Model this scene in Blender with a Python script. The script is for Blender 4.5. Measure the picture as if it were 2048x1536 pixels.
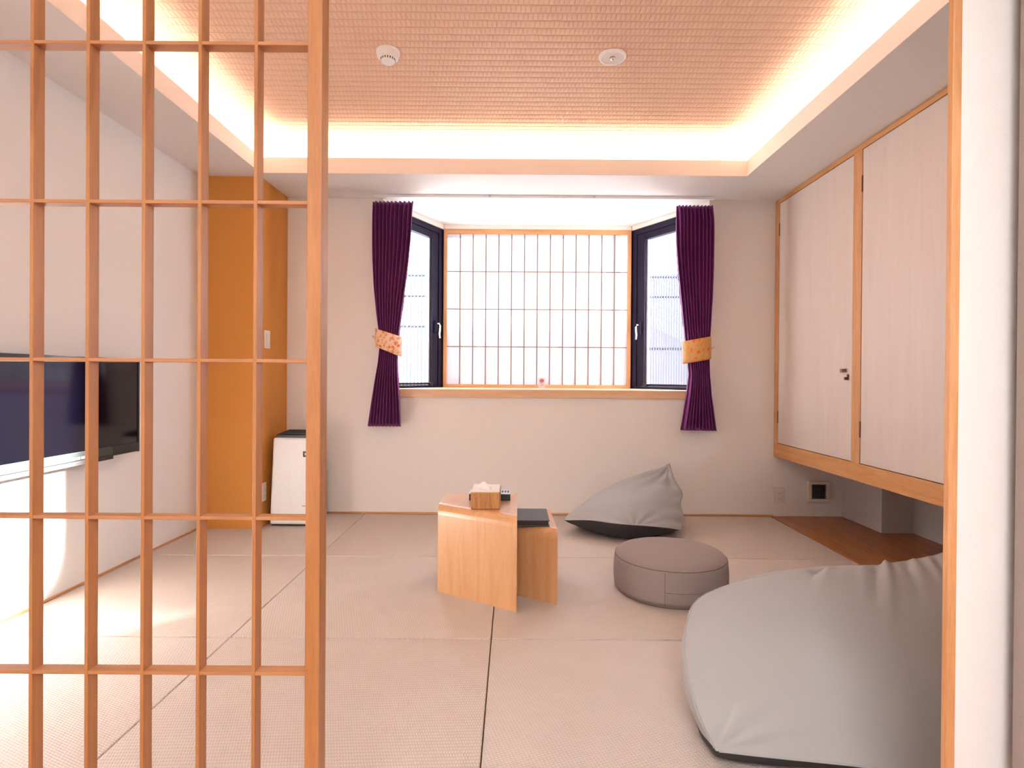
import bpy, bmesh, math, random
import numpy as np
from mathutils import Vector, Matrix, Euler
random.seed(7)
S = bpy.context.scene
for o in list(bpy.data.objects):
    bpy.data.objects.remove(o)

# ------------------------------------------------------------------ camera
F = 1147.0                       # focal length in pixels of a 2048 px wide frame
CAM = Vector((0, 0, 1.0))
PITCH, ROLL, SHX, SHY = 0.005, -0.007, -3/2048, -7/2048
cam = bpy.data.objects.new('camera', bpy.data.cameras.new('camera'))
S.collection.objects.link(cam)
cam.data.sensor_width = 36; cam.data.lens = F/2048*36
cam.data.shift_x = SHX; cam.data.shift_y = SHY
cam.data.clip_start = 0.02
cam.location = CAM; cam.rotation_euler = (math.pi/2 - PITCH, ROLL, 0)
S.camera = cam
# ------------------------------------------------------------------ world, sun, exposure
W = bpy.data.worlds.new('sky'); S.world = W; W.use_nodes = True
bg = W.node_tree.nodes['Background']
bg.inputs[0].default_value = (0.90, 0.95, 1.0, 1); bg.inputs[1].default_value = 3.6
SUN_DIR = Vector((-1, -0.708, -0.36)).normalized()
sl = bpy.data.lights.new('sun', 'SUN'); sl.energy = 24; sl.angle = math.radians(2.2); sl.color = (1, 0.95, 0.88)
so = bpy.data.objects.new('sun', sl); S.collection.objects.link(so)
so.rotation_euler = SUN_DIR.to_track_quat('-Z', 'Y').to_euler(); so.location = (6, 9, 5)
S.view_settings.view_transform = 'Standard'; S.view_settings.look = 'None'
S.view_settings.gamma = 1.0; S.view_settings.exposure = 1.98; S.view_settings.use_curve_mapping = False
LED_STRENGTH = 8.2
FILL_STRENGTH = 5.3

# ------------------------------------------------------------------ pixel helpers (2048 x 1536)
R3 = cam.rotation_euler.to_matrix()
def ray(px, py):
    return R3 @ Vector(((px-1024)/F + SHX*2048/F, (768-py)/F + SHY*2048/F, -1))
def atY(px, py, Y):
    d = ray(px, py); return CAM + d*((Y-CAM.y)/d.y)
def atX(px, py, X):
    d = ray(px, py); return CAM + d*((X-CAM.x)/d.x)
def atZ(px, py, Z):
    d = ray(px, py); return CAM + d*((Z-CAM.z)/d.z)

# ------------------------------------------------------------------ materials
MATS = {}
def new_mat(name):
    m = bpy.data.materials.new(name); m.use_nodes = True
    nt = m.node_tree; b = nt.nodes['Principled BSDF']
    MATS[name] = m
    return m, nt, b
def nd(nt, typ, **kw):
    n = nt.nodes.new(typ)
    for k, v in kw.items():
        if k.startswith('_'): setattr(n, k[1:], v)
        else: n.inputs[k].default_value = v
    return n
def coords(nt, scale=(1, 1, 1), rot=(0, 0, 0)):
    tc = nd(nt, 'ShaderNodeTexCoord'); mp = nd(nt, 'ShaderNodeMapping')
    mp.inputs['Scale'].default_value = scale; mp.inputs['Rotation'].default_value = rot
    nt.links.new(tc.outputs['Object'], mp.inputs['Vector'])
    return mp.outputs['Vector']
def ramp(nt, fac, stops):
    r = nd(nt, 'ShaderNodeValToRGB')
    els = r.color_ramp.elements
    while len(els) < len(stops): els.new(0.5)
    for e, (p, c) in zip(els, stops): e.position = p; e.color = (*c, 1)
    nt.links.new(fac, r.inputs[0]); return r.outputs[0]
def bump(nt, b, height, strength=0.2, dist=0.002):
    bn = nd(nt, 'ShaderNodeBump'); bn.inputs['Strength'].default_value = strength; bn.inputs['Distance'].default_value = dist
    nt.links.new(height, bn.inputs['Height']); nt.links.new(bn.outputs[0], b.inputs['Normal'])
def plain(name, col, rough=0.5, metal=0.0, noise=0.0, nscale=60, coat=0.0, bstr=0.12):
    m, nt, b = new_mat(name)
    b.inputs['Base Color'].default_value = (*col, 1); b.inputs['Roughness'].default_value = rough; b.inputs['Metallic'].default_value = metal
    b.inputs['Coat Weight'].default_value = coat; b.inputs['Coat Roughness'].default_value = 0.15
    n = nd(nt, 'ShaderNodeTexNoise', Scale=nscale, Detail=4.0)
    nt.links.new(coords(nt), n.inputs['Vector'])
    k = noise or 0.03
    c = ramp(nt, n.outputs[0], [(0.25, tuple(x*(1-k) for x in col)), (0.75, tuple(min(1, x*(1+k)) for x in col))])
    nt.links.new(c, b.inputs['Base Color'])
    if noise: bump(nt, b, n.outputs[0], bstr, 0.002)
    return m
def wood(name, c1, c2, axis='z', scale=1.0, rough=0.42, coat=0.0, fine=1.0):
    m, nt, b = new_mat(name)
    st = {'x': (1.2, 14, 14), 'y': (14, 1.2, 14), 'z': (14, 14, 1.2)}[axis]
    v = coords(nt, tuple(s*scale for s in st))
    n = nd(nt, 'ShaderNodeTexNoise', Scale=2.2, Detail=7.0, Roughness=0.62, Distortion=0.7)
    nt.links.new(v, n.inputs['Vector'])
    v2 = coords(nt, tuple(s*scale*7 for s in st))
    n2 = nd(nt, 'ShaderNodeTexNoise', Scale=3.0*fine, Detail=3.0); nt.links.new(v2, n2.inputs['Vector'])
    mx = nd(nt, 'ShaderNodeMath', _operation='MULTIPLY_ADD'); mx.inputs[1].default_value = 0.35
    nt.links.new(n2.outputs[0], mx.inputs[0]); nt.links.new(n.outputs[0], mx.inputs[2])
    c = ramp(nt, mx.outputs[0], [(0.42, c1), (0.88, c2)])
    nt.links.new(c, b.inputs['Base Color'])
    b.inputs['Roughness'].default_value = rough
    b.inputs['Coat Weight'].default_value = coat; b.inputs['Coat Roughness'].default_value = 0.22
    bump(nt, b, mx.outputs[0], 0.10, 0.001)
    return m
def weave(name, c1, c2, bw, bh, rot=0.0, strength=0.6, dist=0.003, rough=0.7, cross=1.0):
    """woven straw or embossed paper: staggered little strips with rounded backs"""
    m, nt, b = new_mat(name)
    v = coords(nt, (1, 1, 1), (0, 0, rot))
    sep = nd(nt, 'ShaderNodeSeparateXYZ'); nt.links.new(v, sep.inputs[0])
    def M(op, a, bb=None, c=None):
        n = nd(nt, 'ShaderNodeMath', _operation=op)
        for i, x in enumerate((a, bb, c)):
            if x is None: continue
            if isinstance(x, (int, float)): n.inputs[i].default_value = x
            else: nt.links.new(x, n.inputs[i])
        return n.outputs[0]
    row = M('DIVIDE', sep.outputs[1], bh)
    rf = M('FLOOR', row)
    odd = M('MULTIPLY', M('FLOORED_MODULO', rf, 2.0), 0.5)
    col = M('ADD', M('DIVIDE', sep.outputs[0], bw), odd)
    fr = M('SUBTRACT', M('FRACT', row), 0.5); fc = M('SUBTRACT', M('FRACT', col), 0.5)
    h1 = M('SUBTRACT', 1.0, M('MULTIPLY', M('MULTIPLY', fr, fr), 4.0))
    h2 = M('SUBTRACT', 1.0, M('MULTIPLY', M('MULTIPLY', fc, fc), 4.0))
    h = M('MULTIPLY', M('POWER', h1, 0.6), M('ADD', 1.0-cross, M('MULTIPLY', M('POWER', h2, 0.5), cross)))
    n = nd(nt, 'ShaderNodeTexNoise', Scale=9.0, Detail=5.0); nt.links.new(v, n.inputs['Vector'])
    hh = M('ADD', M('MULTIPLY', h, 0.75), M('MULTIPLY', n.outputs[0], 0.3))
    c = ramp(nt, hh, [(0.12, c1), (0.8, c2)])
    nt.links.new(c, b.inputs['Base Color']); b.inputs['Roughness'].default_value = rough
    bump(nt, b, h, strength, dist)
    return m
def glow(name, col, strength):
    m, nt, b = new_mat(name)
    b.inputs['Base Color'].default_value = (0.8, 0.8, 0.8, 1)
    b.inputs['Emission Color'].default_value = (*col, 1); b.inputs['Emission Strength'].default_value = strength
    return m
def glass(name, tint, gloss=0.08):
    m, nt, b = new_mat(name); nt.nodes.remove(b)
    t = nd(nt, 'ShaderNodeBsdfTransparent'); t.inputs[0].default_value = (*tint, 1)
    g = nd(nt, 'ShaderNodeBsdfGlossy'); g.inputs['Roughness'].default_value = 0.03
    mx = nd(nt, 'ShaderNodeMixShader'); mx.inputs[0].default_value = gloss
    nt.links.new(t.outputs[0], mx.inputs[1]); nt.links.new(g.outputs[0], mx.inputs[2])
    nt.links.new(mx.outputs[0], nt.nodes['Material Output'].inputs[0])
    return m
def paper(name, col, trans):
    m, nt, b = new_mat(name); nt.nodes.remove(b)
    d = nd(nt, 'ShaderNodeBsdfDiffuse'); t = nd(nt, 'ShaderNodeBsdfTranslucent')
    n = nd(nt, 'ShaderNodeTexNoise', Scale=140.0, Detail=3.0); nt.links.new(coords(nt, (1, 1, 0.3)), n.inputs['Vector'])
    c = ramp(nt, n.outputs[0], [(0.3, tuple(x*0.95 for x in col)), (0.7, col)])
    nt.links.new(c, d.inputs[0]); nt.links.new(c, t.inputs[0])
    mx = nd(nt, 'ShaderNodeMixShader'); mx.inputs[0].default_value = trans
    nt.links.new(d.outputs[0], mx.inputs[1]); nt.links.new(t.outputs[0], mx.inputs[2])
    nt.links.new(mx.outputs[0], nt.nodes['Material Output'].inputs[0])
    return m
def brocade(name, base, thread, gold):
    m, nt, b = new_mat(name)
    v = coords(nt)
    vo = nd(nt, 'ShaderNodeTexVoronoi', Scale=34.0); nt.links.new(v, vo.inputs['Vector'])
    no = nd(nt, 'ShaderNodeTexNoise', Scale=26.0, Detail=3.0, Distortion=2.2); nt.links.new(v, no.inputs['Vector'])
    ad = nd(nt, 'ShaderNodeMath', _operation='MULTIPLY_ADD'); ad.inputs[1].default_value = 0.55
    nt.links.new(vo.outputs['Distance'], ad.inputs[0]); nt.links.new(no.outputs[0], ad.inputs[2])
    c = ramp(nt, ad.outputs[0], [(0.52, base), (0.66, gold), (0.80, thread)])
    nt.links.new(c, b.inputs['Base Color']); b.inputs['Roughness'].default_value = 0.4
    bump(nt, b, ad.outputs[0], 0.3, 0.002)
    return m

plain('wall_paper', (0.855, 0.79, 0.74), 0.75, noise=0.02, nscale=240)
plain('wall_white', (0.83, 0.80, 0.77), 0.7, noise=0.02, nscale=240)
plain('accent', (0.70, 0.285, 0.055), 0.75, noise=0.05, nscale=160)
plain('soffit', (0.84, 0.805, 0.785), 0.75, noise=0.015, nscale=240)
plain('lip', (0.92, 0.80, 0.72), 0.6, noise=0.015, nscale=120)
plain('taupe', (0.36, 0.30, 0.27), 0.8, noise=0.05, nscale=200)
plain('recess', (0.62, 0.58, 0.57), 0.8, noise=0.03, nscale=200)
plain('cove', (0.9, 0.88, 0.85), 0.8)
weave('ceiling_paper', (0.83, 0.53, 0.365), (0.865, 0.58, 0.415), 0.021, 0.052, 0, 1.0, 0.0085, 0.8, cross=0.4)
weave('tatami_a', (0.53, 0.43, 0.36), (0.665, 0.575, 0.51), 0.0135, 0.0075, math.radians(24), 0.55, 0.0022, 0.55)
weave('tatami_b', (0.52, 0.415, 0.345), (0.655, 0.56, 0.49), 0.0075, 0.0135, math.radians(-3), 0.55, 0.0022, 0.55)
wood('wood_x', (0.55, 0.235, 0.075), (0.78, 0.42, 0.19), 'x')
wood('wood_y', (0.56, 0.235, 0.065), (0.76, 0.38, 0.15), 'y')
wood('wood_z', (0.55, 0.235, 0.085), (0.76, 0.40, 0.18), 'z')
wood('lattice_z', (0.37, 0.14, 0.045), (0.54, 0.24, 0.09), 'z')
wood('lattice_x', (0.39, 0.155, 0.06), (0.55, 0.255, 0.11), 'x')
wood('door_wood', (0.70, 0.575, 0.50), (0.75, 0.63, 0.56), 'z', 0.7, 0.5)
wood('floor_wood', (0.34, 0.115, 0.035), (0.52, 0.21, 0.075), 'y', 0.8, 0.35)
wood('table_wood', (0.60, 0.285, 0.11), (0.71, 0.375, 0.17), 'z', 0.8, 0.34, coat=1.0)
wood('box_wood', (0.27, 0.095, 0.02), (0.62, 0.30, 0.10), 'z', 2.2, 0.45)
plain('box_top', (0.80, 0.72, 0.64), 0.35, noise=0.04)
plain('purple', (0.19, 0.018, 0.15), 0.6, noise=0.18, nscale=380)
_b = MATS['purple'].node_tree.nodes['Principled BSDF']; _b.inputs['Sheen Weight'].default_value = 0.25; _b.inputs['Sheen Tint'].default_value = (0.7, 0.35, 0.8, 1)
brocade('brocade_pale', (0.80, 0.13, 0.02), (0.90, 0.62, 0.45), (0.85, 0.36, 0.12))
brocade('brocade_orange', (0.78, 0.15, 0.01), (0.72, 0.40, 0.14), (0.88, 0.30, 0.03))
plain('alu_dark', (0.013, 0.009, 0.028), 0.55)
MATS['alu_dark'].node_tree.nodes['Principled BSDF'].inputs['Specular IOR Level'].default_value = 0.2
plain('alu_grey', (0.62, 0.66, 0.70), 0.35, metal=0.6)
plain('steel', (0.75, 0.75, 0.76), 0.25, metal=1.0)
plain('white_plastic', (0.90, 0.885, 0.87), 0.35)
plain('ivory_plastic', (0.80, 0.70, 0.62), 0.45)
plain('black_plastic', (0.012, 0.009, 0.012), 0.35)
plain('screen', (0.0012, 0.0012, 0.0040), 0.08)
plain('grey_green', (0.036, 0.046, 0.044), 0.35)
plain('tv_strip', (0.026, 0.021, 0.019), 0.5)
wood('sill_wood', (0.70, 0.40, 0.21), (0.84, 0.55, 0.34), 'x')
plain('leather', (0.024, 0.020, 0.022), 0.42, noise=0.25, nscale=420)
plain('bag_grey', (0.41, 0.40, 0.39), 0.85, noise=0.05, nscale=650)
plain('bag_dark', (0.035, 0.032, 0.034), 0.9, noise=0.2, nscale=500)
plain('pouf_cloth', (0.31, 0.24, 0.22), 0.9, noise=0.10, nscale=520)
plain('pouf_seam', (0.20, 0.145, 0.13), 0.9)
plain('tissue', (0.92, 0.91, 0.89), 0.9)
plain('metal_brown', (0.16, 0.08, 0.05), 0.4, metal=0.7)
plain('vent_dark', (0.09, 0.085, 0.085), 0.6)
plain('outside_white', (0.80, 0.80, 0.82), 0.8, noise=0.03)
plain('outside_grey', (0.045, 0.045, 0.055), 0.6)
plain('outside_pink', (0.13, 0.11, 0.13), 0.8, noise=0.03)
wood('muntin_wood', (0.20, 0.12, 0.09), (0.30, 0.19, 0.14), 'z')
plain('ground', (0.62, 0.62, 0.62), 0.9, noise=0.1)
plain('tag_pink', (0.86, 0.62, 0.60), 0.6)
plain('tag_red', (0.42, 0.12, 0.19), 0.6)
plain('tag_grey', (0.45, 0.38, 0.38), 0.6)
plain('dark_gap', (0.05, 0.025, 0.012), 0.9)
glow('led', (1.0, 0.90, 0.80), LED_STRENGTH)
glow('fill_glow', (0.93, 0.97, 1.0), FILL_STRENGTH)
glass('glass_clear', (0.97, 0.98, 0.99), 0.05)
glass('glass_ribbed', (0.93, 0.93, 0.96), 0.05)
paper('shoji_paper', (0.78, 0.79, 0.84), 0.26)

# ------------------------------------------------------------------ object helpers
ORG = {}
def tag(o, label=None, cat=None, group=None, kind=None):
    if label: o['label'] = label
    if cat: o['category'] = cat
    if group: o['group'] = group
    if kind: o['kind'] = kind
    return o
def thing(name, label, cat, loc, group=None):
    o = bpy.data.objects.new(name, None); S.collection.objects.link(o)
    o.empty_display_size = 0.05; o.location = loc; ORG[o] = Vector(loc)
    return tag(o, label, cat, group)
def obj(name, bm, mat, parent=None, origin=None, smooth=False, label=None):
    """bm holds world coordinates; the object's origin goes to its root's origin (or the one given)"""
    org = ORG[parent] if parent is not None else Vector(origin or (0, 0, 0))
    bmesh.ops.translate(bm, verts=bm.verts, vec=-org)
    bmesh.ops.recalc_face_normals(bm, faces=bm.faces)
    me = bpy.data.meshes.new(name); bm.to_mesh(me); bm.free()
    mats = mat if isinstance(mat, (list, tuple)) else [mat]
    for mm in mats: me.materials.append(MATS[mm])
    if smooth:
        for p in me.polygons: p.use_smooth = True
    o = bpy.data.objects.new(name, me); S.collection.objects.link(o)
    if parent is not None: o.parent = parent
    else: o.location = org
    ORG[o] = org
    if label: o['label'] = label
    return o
def struct(name, bm, mat, parent=None, **kw):
    o = obj(name, bm, mat, parent, **kw)
    if parent is None: o['kind'] = 'structure'
    return o
def clone(o, name, delta, parent):
    c = o.copy(); c.name = name; S.collection.objects.link(c); c.parent = parent
    c.location = o.location + Vector(delta); ORG[c] = ORG[o]
    return c
def B(x0, x1, y0, y1, z0, z1, bev=0.0, bm=None, seg=2):
    own = bmesh.new()
    vs = [own.verts.new((x, y, z)) for x in (x0, x1) for y in (y0, y1) for z in (z0, z1)]
    for f in ((0, 1, 3, 2), (4, 6, 7, 5), (0, 4, 5, 1), (2, 3, 7, 6), (0, 2, 6, 4), (1, 5, 7, 3)):
        own.faces.new([vs[i] for i in f])
    if bev: bmesh.ops.bevel(own, geom=own.edges[:], offset=bev, segments=seg, affect='EDGES', profile=0.5)
    if bm is None: return own
    return add(bm, own)
def add(bm, other):
    me = bpy.data.meshes.new('t'); other.to_mesh(me); other.free(); bm.from_mesh(me); bpy.data.meshes.remove(me); return bm
def prism(pts, z0, z1, bev=0.0):
    """plan polygon extruded in z"""
    bm = bmesh.new()
    a = [bm.verts.new((x, y, z0)) for x, y in pts]; b = [bm.verts.new((x, y, z1)) for x, y in pts]
    n = len(pts)
    bm.faces.new(a); bm.faces.new(b[::-1])
    for i in range(n): bm.faces.new([a[i], b[i], b[(i+1) % n], a[(i+1) % n]])
    if bev: bmesh.ops.bevel(bm, geom=bm.edges[:], offset=bev, segments=2, affect='EDGES', profile=0.5)
    return bm
def obox(o, ax, ay, az, lo, hi, bev=0.0):
    """box in a local frame: origin o, unit axes ax, ay, az, ranges lo..hi"""
    bm = B(lo[0], hi[0], lo[1], hi[1], lo[2], hi[2], bev)
    M = Matrix((( ax.x, ay.x, az.x, o.x), (ax.y, ay.y, az.y, o.y), (ax.z, ay.z, az.z, o.z), (0, 0, 0, 1)))
    bmesh.ops.transform(bm, matrix=M, verts=bm.verts)
    return bm
def lathe(prof, center, n=48, axis='z', cap=True):
    bm = bmesh.new(); rings = []
    cx, cy, cz = center
    for r, h in prof:
        ring = []
        for i in range(n):
            a = 2*math.pi*i/n
            ring.append(bm.verts.new((cx+r*math.cos(a), cy+r*math.sin(a), cz+h)))
        rings.append(ring)
    for a, b in zip(rings, rings[1:]):
        for i in range(n): bm.faces.new([a[i], a[(i+1) % n], b[(i+1) % n], b[i]])
    if cap:
        bm.faces.new(rings[0][::-1]); bm.faces.new(rings[-1])
    return bm
def tube(pts, r, n=8, closed=False):
    bm = bmesh.new(); P = [Vector(p) for p in pts]; rings = []; m = len(P)
    for i, p in enumerate(P):
        t = (P[(i+1) % m]-P[i-1]) if closed else (P[min(i+1, m-1)]-P[max(i-1, 0)])
        t.normalize()
        up = Vector((0, 0, 1)) if abs(t.z) < 0.9 else Vector((0, 1, 0))
        a = t.cross(up).normalized(); b = a.cross(t)
        rings.append([bm.verts.new(p + (a*math.cos(2*math.pi*k/n)+b*math.sin(2*math.pi*k/n))*r) for k in range(n)])
    rng = range(m) if closed else range(m-1)
    for i in rng:
        a, b = rings[i], rings[(i+1) % m]
        for k in range(n): bm.faces.new([a[k], a[(k+1) % n], b[(k+1) % n], b[k]])
    if not closed: bm.faces.new(rings[0][::-1]); bm.faces.new(rings[-1])
    return bm
def grid_bm(G, closed_u=False, bm=None):
    bm = bm or bmesh.new()
    nu, nv = len(G), len(G[0])
    V = [[bm.verts.new(tuple(p)) for p in row] for row in G]
    for i in range(nu if closed_u else nu-1):
        for j in range(nv-1):
            try: bm.faces.new([V[i][j], V[(i+1) % nu][j], V[(i+1) % nu][j+1], V[i][j+1]])
            except ValueError: pass
    return bm

# ================================================================== THE SETTING
XL, XR, YB = -2.05, 2.62, 4.19          # left wall, far right wall, back wall
ZS, ZC = 2.30, 2.55                     # soffit, coffered ceiling
XF = 1.903                              # cabinet front
# ---- floor with mats and boards
fl = struct('floor', B(XL-0.1, XR+0.1, 1.10, YB+0.1, -0.10, -0.032), 'floor_wood')
xs = [XL+0.006, -1.076, -0.078, 0.905, 1.884]; ys = [1.16, 2.19, 3.19, YB-0.012]
for j in range(3):
    for i in range(4):
        g = 0.0018
        obj('tatami_mat', B(xs[i]+g, xs[i+1]-g, ys[j]+g*2, ys[j+1]-g*2, -0.032, 0.0, 0.0035), 'tatami_a' if (i+j) % 2 == 0 else 'tatami_b', fl)
for k in range(6):
    x0 = 1.888 + k*0.122
    obj('floorboard', B(x0, min(x0+0.1213, XR), 1.16, YB, -0.032, 0.001, 0.0008, seg=1), 'floor_wood', fl)
struct('floor_hall', B(XL-0.1, XR+0.1, -1.8, 1.099, -0.10, 0.0), 'floor_wood')
# ---- walls
OX0, OX1 = -0.97, 1.43                  # bay opening in the back wall
SILL0, SILL1 = 0.853, 0.913
wb = bmesh.new()
B(XL-0.1, OX0, YB, YB+0.12, -0.05, ZS+0.3, bm=wb); B(OX1, XR+0.1, YB, YB+0.12, -0.05, ZS+0.3, bm=wb)
B(OX0, OX1, YB, YB+0.12, -0.05, SILL0, bm=wb)
struct('wall_back', wb, 'wall_paper')
struct('wall_left', B(XL-0.1, XL, -1.8, YB, -0.05, ZS+0.3), 'wall_white')
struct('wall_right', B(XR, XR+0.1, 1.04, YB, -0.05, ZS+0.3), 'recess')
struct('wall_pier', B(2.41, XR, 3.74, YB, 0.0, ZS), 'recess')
struct('wall_pillar', B(XL, -1.655, 3.745, YB, 0.0, ZS), 'accent')
struct('wall_rear', B(XL-0.1, XR+0.1, -1.9, -1.8, -0.05, ZS+0.1), 'wall_white')
struct('wall_hall', B(1.75, 1.85, -1.8, 0.93, 0.0, ZS), 'wall_white')
struct('wall_front', B(0.899, XR+0.1, 0.93, 1.025, 0.0, ZS), 'taupe')
# ---- trims at the floor
struct('baseboard_back', B(-1.655, XF, YB-0.011, YB, 0.0, 0.013, 0.002), 'wood_x')
struct('baseboard_left', B(XL, XL+0.005, 1.1, 3.745, 0.0, 0.010), 'wood_y')
# ---- ceiling: low soffit ring with a lip, cove and coffer
LX0, LX1, LY0, LY1 = -1.632, 1.487, 1.55, 3.68
CV = 0.12
sf = bmesh.new()
B(XL, LX0, 1.0, YB, ZS, ZS+0.02, bm=sf); B(LX1, XR, 1.0, YB, ZS, ZS+0.02, bm=sf)
B(LX0, LX1, LY1, YB, ZS, ZS+0.02, bm=sf); B(LX0, LX1, 1.0, LY0, ZS, ZS+0.02, bm=sf)
bmesh.ops.remove_doubles(sf, verts=sf.verts, dist=0.0005)
sfo = struct('ceiling_soffit', sf, 'soffit')
lipz = ZS+0.10
def quad_ring(x0, x1, y0, y1, t, z0, z1):
    bm = bmesh.new()
    def rg(d, z): return [bm.verts.new(p) for p in ((x0-d, y0-d, z), (x1+d, y0-d, z), (x1+d, y1+d, z), (x0-d, y1+d, z))]
    a, b, c, d = rg(0, z0), rg(0, z1), rg(t, z1), rg(t, z0)
    for p, q in ((a, b), (b, c), (c, d), (d, a)):
        for i in range(4): bm.faces.new([p[i], p[(i+1) % 4], q[(i+1) % 4], q[i]])
    return bm
struct('trim_1', quad_ring(LX0+0.002, LX1-0.002, LY0+0.002, LY1-0.002, 0.018, ZS+0.0005, lipz), 'lip')
cw = bmesh.new()
add(cw, quad_ring(LX0-CV, LX1+CV, LY0-CV, LY1+CV, 0.02, ZS+0.02, ZC))
struct('ceiling_cove', cw, 'cove')
struct('ceiling', B(LX0-CV-0.02, LX1+CV+0.02, LY0-CV-0.02, LY1+CV+0.02, ZC, ZC+0.05), 'ceiling_paper')
struct('ceiling_hall', B(XL, XR, -1.8, 1.0, ZS, ZS+0.05), 'soffit')
struct('roof_slab', B(XL-0.2, XR+0.2, -1.95, YB+0.2, ZC+0.06, ZC+0.16), 'wall_white')

# ---- bay window shell
BYF = 4.93
bl = atY(887, 700, BYF).x; br = atY(1260, 700, BYF).x
OUT = 0.16
def bayplan(ext):   # trapezoid plan of the bay
    return [(OX0, YB), (bl, BYF), (br, BYF), (OX1, YB)]
struct('trim_2', prism([(OX0-0.0, YB-0.016), (OX0, YB), (bl, BYF+0.12), (br, BYF+0.12), (OX1, YB), (OX1, YB-0.016)], SILL0, SILL1, 0.002), 'sill_wood', origin=(0.2, YB, SILL0))
struct('ceiling_bay', prism([(OX0, YB), (bl-0.06, BYF+0.2), (br+0.06, BYF+0.2), (OX1, YB)], ZS, ZS+0.05), 'soffit')
struct('roof_bay', prism([(OX0-0.25, YB+0.13), (bl-0.3, BYF+0.32), (br+0.3, BYF+0.32), (OX1+0.25, YB+0.13)], ZS+0.06, ZS+0.16), 'outside_grey')
struct('wall_bay', prism([(OX0-0.03, YB+0.13), (bl-0.04, BYF+0.16), (br+0.04, BYF+0.16), (OX1+0.03, YB+0.13)], 0.2, SILL0-0.002), 'outside_white')

def bay_side(name, A, E, sgn, wl, gmat):
    """dark aluminium casement between back corner A and wall end E (plan points)"""
    A = Vector((*A, 0)); E = Vector((*E, 0)); L = (E-A).length
    ax = (E-A).normalized(); az = Vector((0, 0, 1)); ay = az.cross(ax)*sgn   # ay points outdoors
    z0, z1 = SILL1, 2.262
    w = bpy.data.objects.new(name, None); S.collection.objects.link(w); w.location = (A+E)/2 + Vector((0, 0, z0)); ORG[w] = w.location.copy()
    w['kind'] = 'structure'; w['label'] = wl
    f = bmesh.new()
    for lo, hi in (((0, 0, z0), (0.075, 0.07, z1)), ((L-0.05, 0, z0), (L, 0.07, z1)), ((0.075, 0, z0), (L-0.05, 0.07, z0+0.022)), ((0.075, 0, z1-0.045), (L-0.05, 0.07, z1))):
        add(f, obox(A, ax, ay, az, lo, hi, 0.002))
    obj('window_frame', f, 'alu_dark', w)
    s = bmesh.new(); a, b, c, d = 0.077, L-0.052, z0+0.024, z1-0.047
    for lo, hi in (((a, 0.008, c), (a+0.085, 0.055, d)), ((b-0.06, 0.008, c), (b, 0.055, d)), ((a+0.085, 0.008, c), (b-0.06, 0.055, c+0.018)), ((a+0.085, 0.008, d-0.055), (b-0.06, 0.055, d))):
        add(s, obox(A, ax, ay, az, lo, hi, 0.002))
    so_ = obj('sash', s, 'alu_dark', w)
    # pale glazing channel seen beside the glass
    obj('glazing_bead', obox(A, ax, ay, az, (a+0.085, 0.03, c+0.018), (a+0.105, 0.05, d-0.055)), 'alu_grey', so_)
    obj('pane', obox(A, ax, ay, az, (a+0.105, 0.036, c+0.018), (b-0.06, 0.040, d-0.055)), gmat, w)
    hz = 1.40
    hb = obj('handle', obox(A, ax, ay, az, (a+0.028, -0.012, hz-0.03), (a+0.058, 0.008, hz+0.075), 0.004), 'alu_dark', w)
    pts = [A+ax*(a+0.045)-ay*y+az*(hz+z) for y, z in ((0.012, 0.05), (0.035, 0.05), (0.045, 0.03), (0.045, 0.0), (0.04, -0.035), (0.045, -0.075))]
    obj('lever', tube(pts, 0.008, 8), 'steel', hb, smooth=True)
    for u in (a+0.10, b-0.09):
        obj('latch', obox(A, ax, ay, az, (u, -0.016, c-0.008), (u+0.035, 0.008, c+0.02), 0.003), 'black_plastic', w)
    # pale head trim between the dark frame and the bay ceiling
    t = struct('trim_3' if sgn > 0 else 'trim_4', obox(A, ax, ay, az, (0, -0.012, z1+0.001), (L, 0.08, ZS), 0.002), 'lip')
    return w
bay_side('window_2', (bl, BYF), (OX0, YB+0.0), -1, 'dark framed casement pane of the bay next to the curtain with pale tie', 'glass_clear')
bay_side('window_3', (br, BYF), (OX1, YB+0.0), 1, 'dark framed casement pane of the bay looking onto the ribbed fence', 'glass_ribbed')
# front window of the bay, behind the paper screen
w1 = bmesh.new()
for x0, x1, z0, z1 in ((bl, bl+0.05, SILL1, ZS), (br-0.05, br, SILL1, ZS), (bl+0.05, br-0.05, SILL1, SILL1+0.03), (bl+0.05, br-0.05, ZS-0.05, ZS)):
    B(x0, x1, BYF+0.06, BYF+0.11, z0, z1, bm=w1)
wo = struct('window_1', w1, 'alu_dark')

# ---- paper screen (shoji) in front of it
shz0, shz1 = SILL1, ZS-0.035
sh = thing('shoji_screen', 'backlit white paper shoji screen with slim vertical lattice filling the bay front', 'shoji screen', ((bl+br)/2, BYF, shz0))
fw = 0.030
obj('stile', B(bl, bl+fw, BYF-0.03, BYF, shz0, shz1, 0.002), 'wood_z', sh)
obj('stile', B(br-fw, br, BYF-0.03, BYF, shz0, shz1, 0.002), 'wood_z', sh)
obj('rail', B(bl+fw, br-fw, BYF-0.03, BYF, shz0, shz0+0.028, 0.002), 'wood_x', sh)
obj('rail', B(bl+fw, br-fw, BYF-0.03, BYF, shz1-0.038, shz1, 0.002), 'wood_x', sh)
px0, px1, pz0, pz1 = bl+fw, br-fw, shz0+0.028, shz1-0.038
obj('paper', B(px0, px1, BYF-0.004, BYF-0.003, pz0, pz1), 'shoji_paper', sh)
wv = (px1-px0)/14
v0 = obj('muntin', B(px0+wv-0.0045, px0+wv+0.0045, BYF-0.016, BYF-0.005, pz0, pz1), 'muntin_wood', sh)
for k in range(1, 13): clone(v0, 'muntin', (wv*k, 0, 0), sh)
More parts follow.
